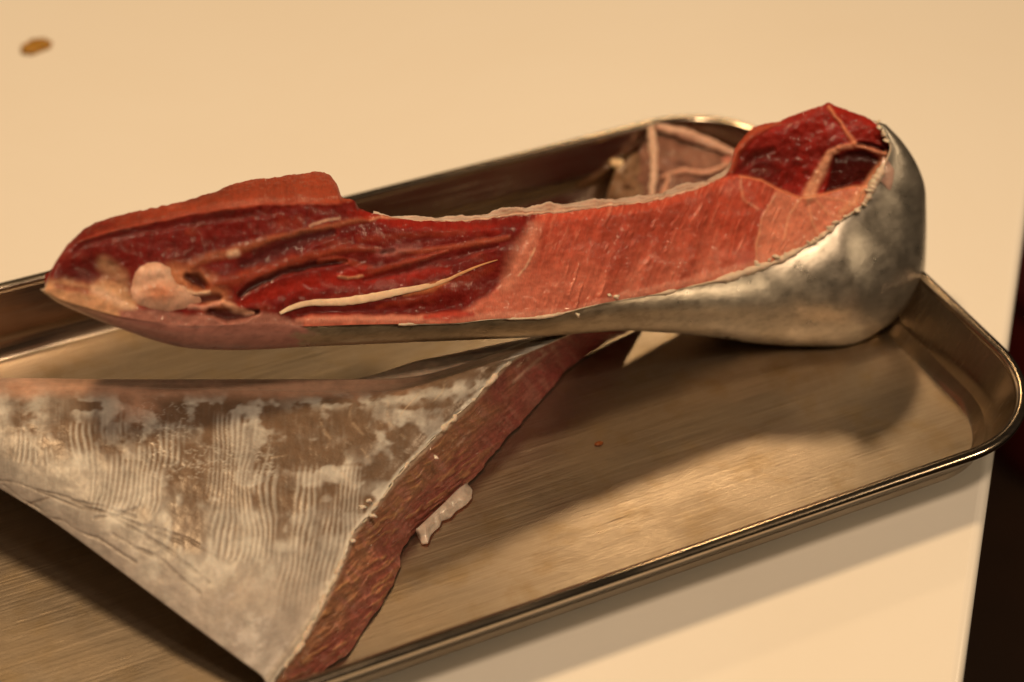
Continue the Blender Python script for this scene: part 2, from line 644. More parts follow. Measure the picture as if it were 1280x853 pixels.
def face_paint(X, Y):
    """colour and relief (metres towards the viewer) of the cut face, by place on the cut"""
    wob = 5 * (fbm(X / 22, Y / 22, 3) - 0.5)
    wob2 = 4 * (fbm(X / 14, Y / 14, 9) - 0.5)
    x = X + wob; y = Y + wob2
    col_ = np.zeros(X.shape + (3,)); h = np.zeros(X.shape)

    def lay(c, a):
        nonlocal col_
        a = np.asarray(a)[..., None]
        col_ = col_ * (1 - a) + np.asarray(c) * a

    def stroke(poly, w, c, a=1.0, hgt=0.0, soft=0.85, raw=False):
        ws = [w] * len(poly) if np.isscalar(w) else w
        d, ww = seg_dist(X if raw else x, Y if raw else y, poly, ws)
        k = 1 - sstep(ww * (1 - soft), ww * (1 + soft * 0.7), d)
        if c is not None: lay(c, k * a)
        return k * hgt * (0.5 if hgt < 0 else 0.36)

    lay(C_RED, np.ones(X.shape))
    # left flesh: vertical grain
    g = fbm(X / 4.0 + Y / 30, Y / 60, 21)
    lay(C_DARK, 0.45 * sstep(0.5, 0.75, g) * (X < 420))
    lay(C_ORANGE, 0.4 * sstep(0.55, 0.8, fbm(X / 30, Y / 16, 5)))
    lay(C_DARK, 0.5 * sstep(0.5, 0.8, fbm(X / 60 - Y / 40, Y / 14 + X / 80, 33)) * (X < 640))
    # orange upper shoulder, turned away upwards
    lob = [(50, 340), (96, 303), (150, 287), (250, 266), (330, 256), (405, 255), (440, 252), (430, 190), (300, 190), (60, 250)]
    k = region(x, y, lob, 3.0)
    lay(C_ORANGE * (0.55 + 0.6 * fbm(X / 40, Y / 20, 8) + 0.25 * (fbm(X / 3.5, Y / 40, 7) - 0.5))[..., None], k * sstep(60, 240, X))
    lay(C_ORANGE * 1.12, k * 0.5 * sstep(280, 400, X))
    yl = np.interp(X, [50, 96, 150, 250, 330, 405, 440], [340, 303, 287, 266, 256, 255, 252])
    h -= k * np.clip((yl - Y), 0, 60) ** 1.35 * 0.00011
    h += stroke([(98, 302), (150, 286), (250, 266), (330, 256), (426, 255)], 2.2, C_ORANGE * 1.3, 0.35, 0.0006)
    h += stroke([(100, 306), (160, 292), (260, 274), (340, 266)], 5, C_DARK, 0.5, -0.0008)
    # left tip: dark red hollow, tan fat below
    h += stroke([(85, 345), (110, 335), (135, 330)], 14, C_DARK, 0.8, -0.0012)
    k = region(x, y, [(50, 352), (80, 350), (110, 356), (130, 346), (150, 356), (172, 375), (170, 400), (50, 390)], 7)
    lay(C_TAN * (0.7 + 0.6 * fbm(X / 9, Y / 9, 4))[..., None], k * 0.85)
    h += stroke([(72, 358), (95, 362), (125, 366), (150, 378)], 4, C_RED * 1.5, 0.55, -0.0004)
    h += stroke([(118, 362), (140, 372), (165, 388)], 6, C_FAT, 0.7, 0.0006)
    h += stroke([(130, 330), (150, 345), (155, 365)], 10, C_TAN * 0.75, 0.6, 0.0006)
    # lower pink sheath right of the tip
    k = region(x, y, [(150, 388), (200, 386), (235, 394), (300, 388), (345, 392), (372, 402), (385, 410), (385, 440), (150, 440)], 4)
    lay(np.array([0.34, 0.145, 0.12]) * (0.7 + 0.6 * fbm(X / 25, Y / 8, 6))[..., None], k)
    # region round the joint
    h += stroke([(215, 345), (235, 350), (262, 360), (270, 375)], 16, C_TAN * np.array([0.95, 0.7, 0.6]), 0.75, 0.0002)
    h += stroke([(234, 346), (244, 351), (255, 358)], [5, 9, 6], C_DARK * 0.7, 0.95, -0.0045, 0.8)
    h += stroke([(240, 376), (256, 373), (272, 373)], [4, 7, 5], C_DARK * 0.9, 0.9, -0.003, 0.8)
    h += stroke([(262, 391), (286, 395), (322, 391)], [4, 9, 3], C_DARK * 0.75, 0.95, -0.004, 0.85)
    h += stroke([(232, 364), (246, 368), (260, 366)], 3, C_FAT, 0.9, 0.0012)
    h += stroke([(236, 383), (256, 385), (276, 378)], 3, C_PINK * 1.2, 0.8, 0.001)
    h += stroke([(278, 377), (292, 386), (306, 390), (316, 392)], [3, 5, 4, 2], C_FAT * np.array([0.95, 0.75, 0.7]), 0.9, 0.0015)
    # sinew bands of the red middle
    h += stroke([(236, 332), (262, 322), (293, 314), (353, 295), (430, 279), (470, 272)], [5, 7, 6, 4, 4, 3], C_TAN * np.array([0.6, 0.36, 0.3]), 0.6, 0.0010)
    h += stroke([(288, 318), (296, 317)], 5, C_FAT, 0.7, 0.0008)
    h += stroke([(305, 332), (340, 318), (375, 303), (415, 291)], [9, 11, 10, 5], C_PURPLE * 0.7, 0.9, -0.0022)
    h += stroke([(262, 357), (300, 348), (336, 339), (380, 322), (430, 311), (475, 312)], [6, 9, 8, 6, 5, 3], C_ORANGE * 0.95, 0.75, 0.0010)
    h += stroke([(300, 369), (325, 352), (353, 341), (397, 331), (432, 327)], [4, 5, 5, 4, 3], C_DARK * 0.5, 0.95, -0.0024)
    h += stroke([(300, 380), (340, 366), (400, 352), (440, 350), (500, 345), (560, 338)], [5, 10, 12, 10, 9, 6], C_BRIGHT, 0.9, -0.0006)
    h += stroke([(400, 327), (420, 323), (440, 329), (455, 337), (470, 339), (492, 333), (521, 325), (560, 314)], [3, 3.5, 4, 5, 5, 4, 3, 2], C_ORANGE * 1.2, 0.6, 0.0012)
    h += stroke([(424, 345), (440, 341), (455, 338)], [3, 7, 4], C_BRIGHT * 1.1, 0.95, 0.0012)
    h += stroke([(424, 346), (436, 348), (452, 345)], 2, C_TAN, 0.6, 0.0010)
    h += stroke([(455, 350), (500, 340), (560, 324), (620, 308)], [3, 5, 6, 3], C_DARK, 0.5, -0.0012)
    h += stroke([(484, 316), (530, 313), (582, 307), (636, 296)], 3.4, C_TAN * np.array([0.8, 0.36, 0.3]), 0.45, 0.0008)
    h += stroke([(474, 317), (500, 312), (525, 307)], [5, 7, 4], np.array([0.34, 0.13, 0.13]), 0.55, 0.0004)
    h += stroke([(478, 316), (492, 314)], 3, C_PURPLE * 0.5, 0.7, -0.001)
    h += stroke([(440, 266), (500, 280), (560, 286), (620, 287)], [5, 9, 9, 6], C_BRIGHT * 0.95, 0.7, 0.0004)
    h += stroke([(450, 300), (520, 293), (580, 290)], 4, C_ORANGE, 0.4, 0.0003)
    h += stroke([(388, 282), (408, 275), (424, 272)], 2, C_FAT, 0.5, 0.0006)
    h += stroke([(462, 276), (475, 272), (500, 273)], 2, C_FAT * np.array([1, .7, .6]), 0.5, 0.0005)
    # dark strip under the bone, pink strip above the skin
    h += stroke([(372, 392), (420, 389), (480, 388), (540, 386), (575, 378)], [4, 6, 8, 9, 8], C_RED * np.array([0.8, 0.7, 0.7]), 0.95, -0.0014)
    h += stroke([(470, 384), (520, 372), (580, 350), (615, 335)], [2, 6, 9, 5], C_ORANGE * np.array([0.85, 0.6, 0.6]), 0.7, 0.0)
    h += stroke([(505, 368), (540, 359), (560, 352)], [3, 6, 3], C_TAN * np.array([1, .62, .45]), 0.8, 0.0004)
    # salmon body to the right of the pale boundary
    bnd = [(672, 262), (668, 283), (660, 300), (645, 325), (630, 352), (612, 370), (578, 392), (520, 396), (380, 396), (380, 420), (1200, 420), (1200, 200), (672, 200)]
    k = region(X + 2 * wob, Y + wob2, bnd, 5)
    lightness = sstep(270, 385, Y + 0.12 * (X - 700) * (X < 900)) * 0.55 + 0.2 * (fbm(X / 30, Y / 45, 14) - 0.5)
    base = C_SALMON[None, None] * (1 - np.clip(lightness, 0, 1))[..., None] + C_SALMONL * np.clip(lightness, 0, 1)[..., None]
    col_ = col_ * (1 - k[..., None]) + base * k[..., None]
    # slanting grain of the salmon flesh
    u = X + 0.33 * (Y - 300) + 9 * (fbm(X / 60, Y / 40, 40) - 0.5)
    g1 = vnoise(u / 7.0, Y / 120, 51); g2 = vnoise(u / 15.0, Y / 160, 52); g3 = vnoise(u / 3.0, Y / 26, 53)
    g4 = vnoise(u / 2.3 + 3 * vnoise(X / 40, Y / 40, 58), Y / 34, 56)
    ridge = np.exp(-((g1 - 0.5) / 0.045) ** 2) * sstep(0.45, 0.75, vnoise(u / 24, Y / 38, 57))
    glint_dash = sstep(0.70, 0.9, g3) * sstep(0.45, 0.7, vnoise(u / 9, Y / 14, 55))
    right = k * sstep(640, 720, X) * (Y > 215)
    lay(C_SALMONL * 1.1, 0.42 * ridge * right)
    lay(C_SALMONL * 1.05, 0.30 * glint_dash * right)  # wet glints along the grain painted as pale dashes
    lay(C_SALMON * 0.70, 0.50 * sstep(0.45, 0.8, g2) * right)
    lay(C_SALMONL * 0.95, 0.15 * sstep(0.5, 0.85, g4) * right)
    lay(C_SALMON * 0.62, 0.15 * sstep(0.5, 0.15, g4) * right)
    lay(C_SALMON * 0.72, 0.6 * sstep(0.5, 0.75, fbm(X / 45, Y / 40, 59)) * right)
    h += right * (0.00030 * ridge + 0.00050 * glint_dash + 0.0008 * (g2 - 0.5) + 0.00016 * (g4 - 0.5))
    h += k * 0.0006
    h += stroke([(668, 286), (658, 310), (645, 336), (631, 359)], [9, 15, 15, 8], C_SALMONL * np.array([1.0, 1.05, 1.05]), 0.7, 0.0004, 0.95)
    h += stroke([(648, 345), (660, 330), (668, 312)], 1.5, C_FAT, 0.5, 0.0004)
    # pink strip over the skin, with a red spill
    h += stroke([(372, 401), (450, 399), (560, 399), (640, 395), (720, 388), (780, 370), (867, 351), (940, 331), (1000, 306), (1050, 272)], [4, 5, 5, 5, 5, 5, 5, 5, 5, 4], C_PINK * np.array([1.15, 0.95, 0.9]), 0.75, 0.0005, 0.8)
    h += stroke([(530, 397), (560, 396), (590, 394)], [3, 6, 3], C_BRIGHT * 1.2, 0.8, 0.0002)
    # paler wedge at the right and its radiating seams
    k = region(x, y, [(972, 238), (1000, 249), (1078, 234), (1092, 238), (1060, 280), (1000, 318), (950, 340), (944, 300), (955, 270)], 4)
    lay(C_SALMONL * np.array([1.02, 1.0, 0.95]) * (0.88 + 0.25 * fbm(X / 16, Y / 16, 24))[..., None], 0.8 * k)
    h += 0.0004 * k
    for pl in ([(971, 242), (954, 270), (946, 300), (945, 330)], [(1008, 248), (1015, 275), (1026, 300)], [(1016, 248), (1035, 268), (1052, 272)], [(1000, 249), (985, 270), (980, 300)], [(925, 222), (930, 250), (948, 262)], [(1030, 246), (1058, 252), (1072, 258)]):
        h += stroke(pl, 1.6, C_FAT * np.array([1, .75, .66]), 0.45, 0.0004)
    # deep red block at the upper right end
    blk = [(900, 222), (905, 190), (930, 120), (1130, 120), (1118, 200), (1088, 228), (1075, 232), (1048, 236), (1022, 244), (999, 247), (972, 236), (953, 225), (923, 219)]
    k = region(X + 0.4 * wob, Y + 0.4 * wob2, blk, 2.2)
    vv = fbm(X / 26, Y / 20, 61)
    lay(C_RED * (0.7 + 1.3 * vv)[..., None], k)
    lay(C_DARK, k * 0.75 * sstep(0.62, 0.35, fbm(X / 34 + 3, Y / 24, 62)) * sstep(172, 205, Y))
    lay(C_BRIGHT * 1.1, k * 0.5 * sstep(175, 140, Y))
    h -= k * (0.0030 + 0.0030 * sstep(180, 235, Y) * sstep(905, 950, X))
    h += k * 0.0018 * (fbm(X / 14, Y / 14, 63) - 0.5)
    h += stroke([(912, 214), (919, 190), (930, 176), (942, 164), (975, 154)], [5, 6, 6, 6, 3], C_ORANGE * np.array([1.25, 1.4, 1.3]), 0.75, 0.0028)
    h += stroke([(925, 210), (945, 196), (966, 186)], [4, 6, 4], C_DARK, 0.8, -0.0016)  # shadow in the inner fold painted dark, on top of its groove
    h += stroke([(975, 168), (1000, 156), (1012, 146)], [8, 8, 5], C_RED * 1.5, 0.5, 0.0010)
    # dark hollow and the pale sinews
    k = region(x, y, [(1043, 196), (1060, 190), (1080, 188), (1102, 200), (1090, 222), (1060, 233), (1032, 240)], 2.5)
    lay(C_DARK * 0.62, 0.95 * k)
    h -= 0.0026 * k
    h += stroke([(1011, 244), (1024, 217), (1037, 194), (1050, 185)], [9, 7, 5, 3.5], C_FAT * np.array([0.84, 0.62, 0.56]), 0.92, 0.0034, 0.6)
    h += stroke([(1048, 185), (1069, 181), (1090, 187), (1109, 194)], [3, 4, 3, 3], C_FAT * np.array([0.78, 0.5, 0.45]), 0.85, 0.0030, 0.6)
    h += stroke([(1036, 133), (1043, 143), (1056, 162), (1069, 179)], [2.5, 2, 2, 3], C_FAT * np.array([0.9, 0.5, 0.38]), 0.8, 0.0016)
    h += stroke([(1074, 180), (1090, 181), (1105, 187)], 2.5, C_DARK * 0.4, 0.9, -0.0026)
    h += stroke([(923, 220), (953, 226), (972, 237), (999, 248), (1022, 245), (1048, 237), (1075, 233)], 1.6, C_FAT * np.array([1, .6, .45]), 0.55, 0.0012)
    # fatty border by the cut skin
    h += stroke([(1052, 266), (1066, 254), (1080, 240), (1090, 222), (1102, 204), (1108, 192)], [4, 6, 7, 6, 5, 5], C_TAN * np.array([1.1, 0.9, 0.95]), 0.85, 0.0010)
    # overall unevenness
    h += 0.0018 * (fbm(X / 70, Y / 50, 71) - 0.5) + 0.0005 * (fbm(X / 9, Y / 9, 72, 3) - 0.5)
    col_ = col_ * (0.86 + 0.28 * fbm(X / 11, Y / 11, 77))[..., None]
    return col_, h


def collar():
    base = onz(1035, 432, 0.0)
    t = empty("fish_collar", tuple(base))
    tag(t, "upper cut fish collar with red flesh face and silver skin, lying across the other pieces", "fish piece")
    nu, nv = 780, 130
    tp = smooth_curve(TOP, nu); bt = smooth_curve(BOT, nu)
    # match samples by x so that the ribs stay upright
    xs = np.linspace(0, 1, nu)
    tx = np.maximum.accumulate(tp[:, 0]); bx = np.maximum.accumulate(bt[:, 0])
    gx = 56.2 + (1111.8 - 56.2) * xs
    top = np.stack([gx, np.interp(gx, tx, tp[:, 1])], -1)
    bot = np.stack([gx, np.interp(gx, bx, bt[:, 1])], -1)
    top[:, 1] += 1.6 * (fbm(gx / 7, gx * 0 + 2, 81) - 0.5) * 2
    v = np.linspace(0, 1, nv)
    X = bot[:, None, 0] * (1 - v) + top[:, None, 0] * v
    Y = bot[:, None, 1] * (1 - v) + top[:, None, 1] * v
    c, h = face_paint(X, Y)
    # rims roll away a little
    edge = np.minimum((Y - top[:, None, 1]), 14) / 14
    h = h - 0.0022 * (1 - np.clip(edge, 0, 1)) ** 2
    # over the block the face leans back towards its top
    P = onP(X, Y, -h / 1.0)
    uv = np.stack([X, -Y], -1) / 100.0
    grid("cut_flesh", P, meat_mat, t, c, uv)
    hb = h[:, 0]; ht = h[:, -1]

    # --- skin: from the cut edge round the bottom and the right end to the back
    E = np.array(BOT[:-1] + [(1113, 186), (1108, 172), (1098, 156), (1090, 150)], float)
    Sil = [(50, 362), (72, 378), (100, 391), (150, 411), (200, 428), (240, 436), (290, 438), (330, 437), (380, 434), (450, 431), (520, 428), (570, 426), (615, 424), (680, 421), (740, 416), (782, 414),
           (830, 416), (867, 419), (910, 424), (943, 429), (985, 433), (1035, 434), (1068, 430), (1103, 412), (1130, 388), (1148, 360), (1156, 338), (1158, 300), (1158, 262), (1156, 232), (1145, 203), (1128, 177), (1108, 156)]
    # pair them by hand-picked anchor indices
    nE = 560
    Es = smooth_curve(E, nE); Ss = smooth_curve(Sil, nE)
    anE = [0, 4, 8, 11, 14, 17, 19, 21, 23, 25, 27, 30, len(E) - 1]
    anS = [0, 4, 8, 11, 14, 17, 19, 20, 23, 26, 28, 31, len(Sil) - 1]
    def param(curve, pts, idx):
        L = np.r_[0, np.cumsum(np.linalg.norm(np.diff(curve, axis=0), axis=1))]
        return [L[np.argmin(np.hypot(curve[:, 0] - pts[i][0], curve[:, 1] - pts[i][1]))] for i in idx], L
    pe, LE = param(Es, E, anE); ps, LS = param(Ss, Sil, anS)
    q = np.linspace(0, len(anE) - 1, 640)
    le = np.interp(q, range(len(anE)), pe); ls = np.interp(q, range(len(anS)), ps)
    Ee = np.stack([np.interp(le, LE, Es[:, k]) for k in (0, 1)], -1)
    Ss = np.stack([np.interp(ls, LS, Ss[:, k]) for k in (0, 1)], -1)
    # even spacing along the silhouette
    L = np.r_[0, np.cumsum(np.hypot(*np.diff((Ee + Ss) / 2, axis=0).T))]
    s_ = np.linspace(0, L[-1], 640)
    Ee = np.stack([np.interp(s_, L, Ee[:, k]) for k in (0, 1)], -1); Ss = np.stack([np.interp(s_, L, Ss[:, k]) for k in (0, 1)], -1)
    off = np.linalg.norm(Ss - Ee, axis=1)
    d1 = np.clip(off * 0.00026 * 0.95, 0.004, 0.024)
    d1 = np.convolve(np.pad(d1, 20, mode='edge'), np.ones(41) / 41, 'valid')
    cen = np.stack([np.clip(Ss[:, 0], 130, 1035), np.interp(Ss[:, 0], [56, 240, 430, 600, 800, 950, 1035, 1158], [335, 330, 330, 340, 340, 320, 280, 250])], -1)
    nr = 64
    rows = []
    bulge = 0.0050 * sstep(700, 960, Ss[:, 0]) * np.clip(off / 80, 0, 1) * (1 - 0.8 * sstep(1090, 1150, Ss[:, 0]))
    for s in np.linspace(0, 1, nr):
        a = s * math.pi / 2
        p = Ee + (Ss - Ee) * math.sin(a) ** 1.15
        rows.append((p, d1 * (1 - math.cos(a)) - bulge * math.sin(2 * a)))
    for s in np.linspace(0.06, 1, 26):
        a = s * math.pi / 2
        p = Ss + (cen - Ss) * (1 - math.cos(a)) * 0.85
        rows.append((p, d1 + ((0.030 * (1 - 0.55 * sstep(1000, 1120, Ss[:, 0]))) * math.sin(a))))
    PX = np.stack([r[0] for r in rows], 1); BK = np.stack([r[1] for r in rows], 1)
    hE = np.interp(Ee[:, 0], gx, hb) * 0
    n1 = fbm(PX[..., 0] / 40, PX[..., 1] / 40, 91) - 0.5
    n2 = fbm((PX[..., 0] + PX[..., 1]) / 7, (PX[..., 0] - PX[..., 1]) / 40, 92) - 0.5
    fade = np.minimum(1, np.arange(PX.shape[1]) / 6.0)[None]
    BK = BK + fade * (0.0004 * n1 + 0.0001 * n2) + 0.0004
    P = onP(PX[..., 0], PX[..., 1], BK)
    P[..., 2] = np.maximum(P[..., 2], 0.0006)
    # colours: pink sheath on the left, bronze grey skin in the middle, silver at the right
    X, Y = PX[..., 0], PX[..., 1]
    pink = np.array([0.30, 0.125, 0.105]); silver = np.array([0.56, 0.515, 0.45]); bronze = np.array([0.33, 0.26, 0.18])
    k = sstep(640, 980, X + 40 * n1)[..., None]
    c = bronze * (1 - k) + silver * k
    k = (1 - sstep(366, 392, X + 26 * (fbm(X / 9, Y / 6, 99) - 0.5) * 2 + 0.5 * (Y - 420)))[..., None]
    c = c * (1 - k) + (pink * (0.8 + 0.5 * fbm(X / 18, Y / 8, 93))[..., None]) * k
    k = (1 - sstep(60, 180, X + 0.5 * (Y - 380)))[..., None]
    c = c * (1 - k) + (C_TAN * 0.8) * k
    st = sstep(0.52, 0.75, fbm((X - Y * 0.4) / 10, (Y + X * 0.3) / 3.2, 94))
    c = c * (1 - 0.18 * st[..., None])
    c = c * (0.9 + 0.2 * fbm(X / 30, Y / 30, 95))[..., None]
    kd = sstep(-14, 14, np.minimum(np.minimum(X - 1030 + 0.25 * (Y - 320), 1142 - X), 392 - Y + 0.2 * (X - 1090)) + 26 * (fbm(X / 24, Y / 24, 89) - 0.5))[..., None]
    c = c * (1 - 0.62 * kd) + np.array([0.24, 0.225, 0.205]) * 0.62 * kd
    kb = (fbm(X / 9, Y / 9, 88, 3))[..., None]
    c = c * (0.9 + 0.2 * kb)
    met = sstep(366, 392, X + 26 * (fbm(X / 9, Y / 6, 99) - 0.5) * 2 + 0.5 * (Y - 420))
    uv = np.stack([X, -Y], -1) / 100.0
    nsplit = int(np.searchsorted(Ss[:, 0] + np.arange(640) * 1e-9, 380))
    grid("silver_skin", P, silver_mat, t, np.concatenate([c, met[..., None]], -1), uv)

    # --- torn pale edge of the skin along the cut
    a0 = 300
    ed = Ee[nsplit + 60:-6]
    n = len(ed)
    jag = fbm(np.arange(n) / 19.0, np.zeros(n), 96, 3)
    rad = (0.00028 + 0.0010 * sstep(0.48, 0.8, jag)) * (0.5 + 0.8 * sstep(700, 980, ed[:, 0]))
    Pe = onP(ed[:, 0], ed[:, 1] + 0.5, -0.0007)
    tube("torn_skin_edge", Pe, rad, fat_mat, t, 8, colr=(0.60, 0.49, 0.40), jitter=0.25, seed=5)
    # loose scales and crumbs sitting on that edge
    for (px, py, r) in [(1044, 278, 5), (1036, 284, 3.5), (1072, 262, 4.5), (1080, 256, 4), (1086, 238, 4.5), (1092, 226, 4), (1100, 160, 5), (1104, 168, 4), (1108, 176, 4.5), (1098, 153, 4),
                        (946, 330, 4.5), (970, 321, 5), (962, 325, 3), (982, 318, 3), (952, 334, 2.5), (1020, 298, 2.5), (770, 371, 4), (762, 369, 3), (722, 394, 3), (1010, 303, 3), (1056, 271, 3.4)]:
        p = onP(px, py, -0.0012)
        crumb("skin_crumb", p, r * 0.00024, (0.66, 0.57, 0.47), fat_mat, t)

    # --- membrane along the top edge, draped back
    mm = (gx > 466) & (gx < 914)
    mx = gx[mm]; my = top[mm, 1]
    lift = 7.5 * np.interp(mx, [466, 560, 640, 700, 790, 860, 914], [0.2, 0.6, 1.3, 1.5, 1.1, 1.2, 0.6]) + 4 * (fbm(mx / 18, mx * 0, 97) - 0.5)
    rows = []
    for s in np.linspace(0, 1, 16):
        yy = my + 2.0 - (lift + 3) * s ** 0.7 + 1.5 * np.sin(mx / 9 + 4 * s) * s
        back = 0.0006 + 0.012 * s ** 1.6 - np.interp(mx, gx, ht) * (1 - s) - 0.0009 * np.exp(-((s - 0.25) / 0.15) ** 2)
        rows.append(onP(mx, yy, back))
    for s in np.linspace(0.1, 1, 8):
        rows.append(onP(mx, my + 2 - (lift + 3) + 60 * s ** 1.2, 0.0126 + 0.02 * s))
    P = np.stack(rows, 1)
    cm = np.zeros(P.shape) + np.array([0.42, 0.20, 0.15])
    f = fbm(mx[:, None] / 10, np.arange(P.shape[1])[None] / 3.0 + 0 * mx[:, None], 98)[..., None]
    cm = cm * (0.6 + 0.8 * f) + 0.10 * sstep(0.5, 0.75, f)
    jj = np.arange(P.shape[1])[None] + 2.5 * (fbm(mx / 16, mx * 0 + 3, 90) - 0.5)[:, None]
    ln = np.maximum(np.exp(-((jj - 3) / 1.2) ** 2), np.maximum(0.8 * np.exp(-((jj - 8) / 1.3) ** 2), np.exp(-((jj - 14.5) / 1.6) ** 2)))[..., None]
    cm = cm * (1 - 0.8 * ln) + np.array([0.62, 0.44, 0.34]) * 0.8 * ln
    grid("belly_membrane", P, membrane_mat, t, cm)

    # --- back of the flesh behind the top edge, closes the piece
    rows = []
    for s in np.linspace(0, 1, 20):
        a = s * math.pi / 2
        yy = top[:, 1] + 0.4 + (np.interp(gx, [56, 240, 430, 600, 800, 950, 1035, 1112], [340, 330, 330, 340, 340, 320, 280, 250]) - top[:, 1]) * (1 - math.cos(a)) ** 1.0 * 0.9
        rows.append(onP(gx, yy, -ht + 0.0002 + (0.034 * np.interp(gx, [56, 150, 1000, 1112], [0.2, 1, 1, 0.7])) * math.sin(a)))
    P = np.stack(rows, 1)
    grid("back_flesh", P, meat_mat, t, np.zeros(P.shape) + C_RED * 1.1, np.stack([np.repeat(gx[:, None], 20, 1), np.repeat(np.arange(20)[None] * 8.0, nu, 0)], -1) / 100)

    # --- rib bone: pale arc set in the red flesh
    bp = smooth_curve([(350, 392, 1.8), (364, 385, 3.0), (387, 379, 3.4), (418, 378, 4.6), (447, 375, 5.2), (475, 370, 4.9), (498, 365, 4.2), (525, 360, 3.6), (548, 354, 3.0), (574, 343, 2.0), (600, 332, 1.2), (622, 325, 0.6)], 120)
    Pb = onP(bp[:, 0], bp[:, 1], -0.0004)
    k = sstep(500, 590, bp[:, 0])[:, None, None]
    cb = np.array([0.80, 0.57, 0.42]) * (1 - k) + np.array([0.6, 0.27, 0.13]) * k
    cb = np.concatenate([cb[:1], cb, cb[-1:]], 0)
    tube("rib_bone", Pb, bp[:, 2] * 0.00026, fat_mat, t, 12, colr=np.broadcast_to(cb, (122, 12, 3)), flat=0.3, jitter=0.10)

    # --- cartilage knuckle on the left with its sockets
    out = smooth_curve([(162, 352), (168, 336), (180, 327), (196, 323), (213, 328), (224, 336), (231, 350), (244, 364), (252, 378), (240, 388), (214, 392), (186, 390), (166, 384), (157, 372), (158, 362), (162, 352)], 96)[:-1]
    cc = np.array([196, 357.0])
    rr = np.linspace(0, 1, 26)
    PX = cc + (out[:, None] - cc) * rr[None, :, None]
    hh = 0.0032 * np.clip(1 - rr ** 2.2, 0, 1)[None] ** 0.9 - 0.0011
    X, Y = PX[..., 0], PX[..., 1]
    hh = hh + 0.0012 * (fbm(X / 14, Y / 14, 101) - 0.5) * (1 - rr ** 4)
    dent = np.exp(-(((X - 223) / 4.5) ** 2 + ((Y - 345 - 0.3 * (X - 223)) / 10) ** 2))
    groove = np.exp(-((Y - (350 - 0.35 * (X - 196))) / 7.0) ** 2) * sstep(160, 176, X) * 0.6
    hh = hh - 0.0030 * dent - 0.0012 * groove
    ck = np.zeros(X.shape + (3,)) + np.array([0.62, 0.40, 0.31])
    o = np.exp(-(((X - 200) / 22) ** 2 + ((Y - 366) / 13) ** 2))[..., None]
    ck = ck * (1 - 0.75 * o) + np.array([0.58, 0.20, 0.10]) * 0.75 * o
    ck = ck * (1 - 0.8 * np.clip(dent, 0, 1)[..., None]) + C_DARK * 0.8 * np.clip(dent, 0, 1)[..., None]
    rim_ = (sstep(0.6, 1.0, rr)[None] * np.ones(X.shape))[..., None]
    ck = ck * (1 - 0.6 * rim_) + np.array([0.46, 0.19, 0.13]) * 0.6 * rim_
    ck *= (0.8 + 0.4 * fbm(X / 8, Y / 8, 102))[..., None]
    P = onP(X, Y, -hh)
    grid("cartilage_joint", np.transpose(P, (1, 0, 2)), fat_mat, t, np.transpose(ck, (1, 0, 2)), np.transpose(PX, (1, 0, 2)) / 100, True)

    # --- sharp flap of skin standing by the deep red end
    fl = smooth_curve([(1104, 196), (1115, 202), (1123, 212), (1120, 226), (1113, 238), (1104, 230), (1096, 222), (1100, 208), (1104, 196)], 60)[:-1]
    cc = np.array([1109, 215.0]); rr = np.linspace(0, 1, 10)
    PX = cc + (fl[:, None] - cc) * rr[None, :, None]
    P = onP(PX[..., 0], PX[..., 1], np.interp(PX[..., 0], [1096, 1124], [-0.001, 0.0022]) - 0.0012 * (1 - rr ** 2)[None])
    grid("skin_flap", np.transpose(P, (1, 0, 2)), membrane_mat, t, np.zeros((10, 59, 3)) + np.array([0.52, 0.34, 0.29]), None, True)
    return t


def crumb(name, p, r, c, mat, parent):
    bm = bmesh.new()
    bmesh.ops.create_icosphere(bm, subdivisions=2, radius=r)
    for v in bm.verts:
        v.co *= random.uniform(0.55, 1.35)
        v.co.z *= 0.6
        v.co.x *= 1.25
    me = bpy.data.meshes.new(name)
    bm.to_mesh(me); bm.free()
    me.transform(Matrix.Translation(Vector(p)) @ Matrix.Rotation(random.uniform(0, 6), 4, (random.random(), random.random(), 1)))
    a = me.color_attributes.new("Col", 'FLOAT_COLOR', 'POINT')
    a.data.foreach_set("color", np.tile(np.r_[c, 1.0], len(me.vertices)).astype(np.float32))
    for q in me.polygons: q.use_smooth = True
    return link(name, me, mat, parent)


collar()

# ------------------------------------------------------------------ lower fish piece: wedge, skin up
SKE = [(738, 404, .0270), (704, 421, .0290), (690, 427, .0300), (637, 452, .0300), (595, 496, .0284), (536, 554, .0262), (494, 599, .0246), (465, 639, .0232), (441, 668, .0220), (420, 719, .0196), (398, 766, .0170), (372, 812, .0140), (356, 835, .0122), (330, 872, .009)]
FLE = [(806, 406), (768, 424), (748, 434), (712, 460), (669, 508), (627, 556), (584, 607), (555, 632), (526, 657), (503, 689), (499, 713), (483, 745), (462, 777), (441, 809), (412, 834), (384, 850), (366, 862), (344, 880)]


def coons(top, bot, left, right):
    """top/bot: (nu,k) ; left/right: (nv,k). left joins bot[0]->top[0], right joins bot[-1]->top[-1]"""
    nu, nv = len(top), len(left)
    u = np.linspace(0, 1, nu)[:, None, None]; v = np.linspace(0, 1, nv)[None, :, None]
    ru = (1 - v) * bot[:, None] + v * top[:, None]
    rv = (1 - u) * left[None] + u * right[None]
    b = (1 - u) * (1 - v) * bot[0] + u * (1 - v) * bot[-1] + (1 - u) * v * top[0] + u * v * top[-1]
    return ru + rv - b


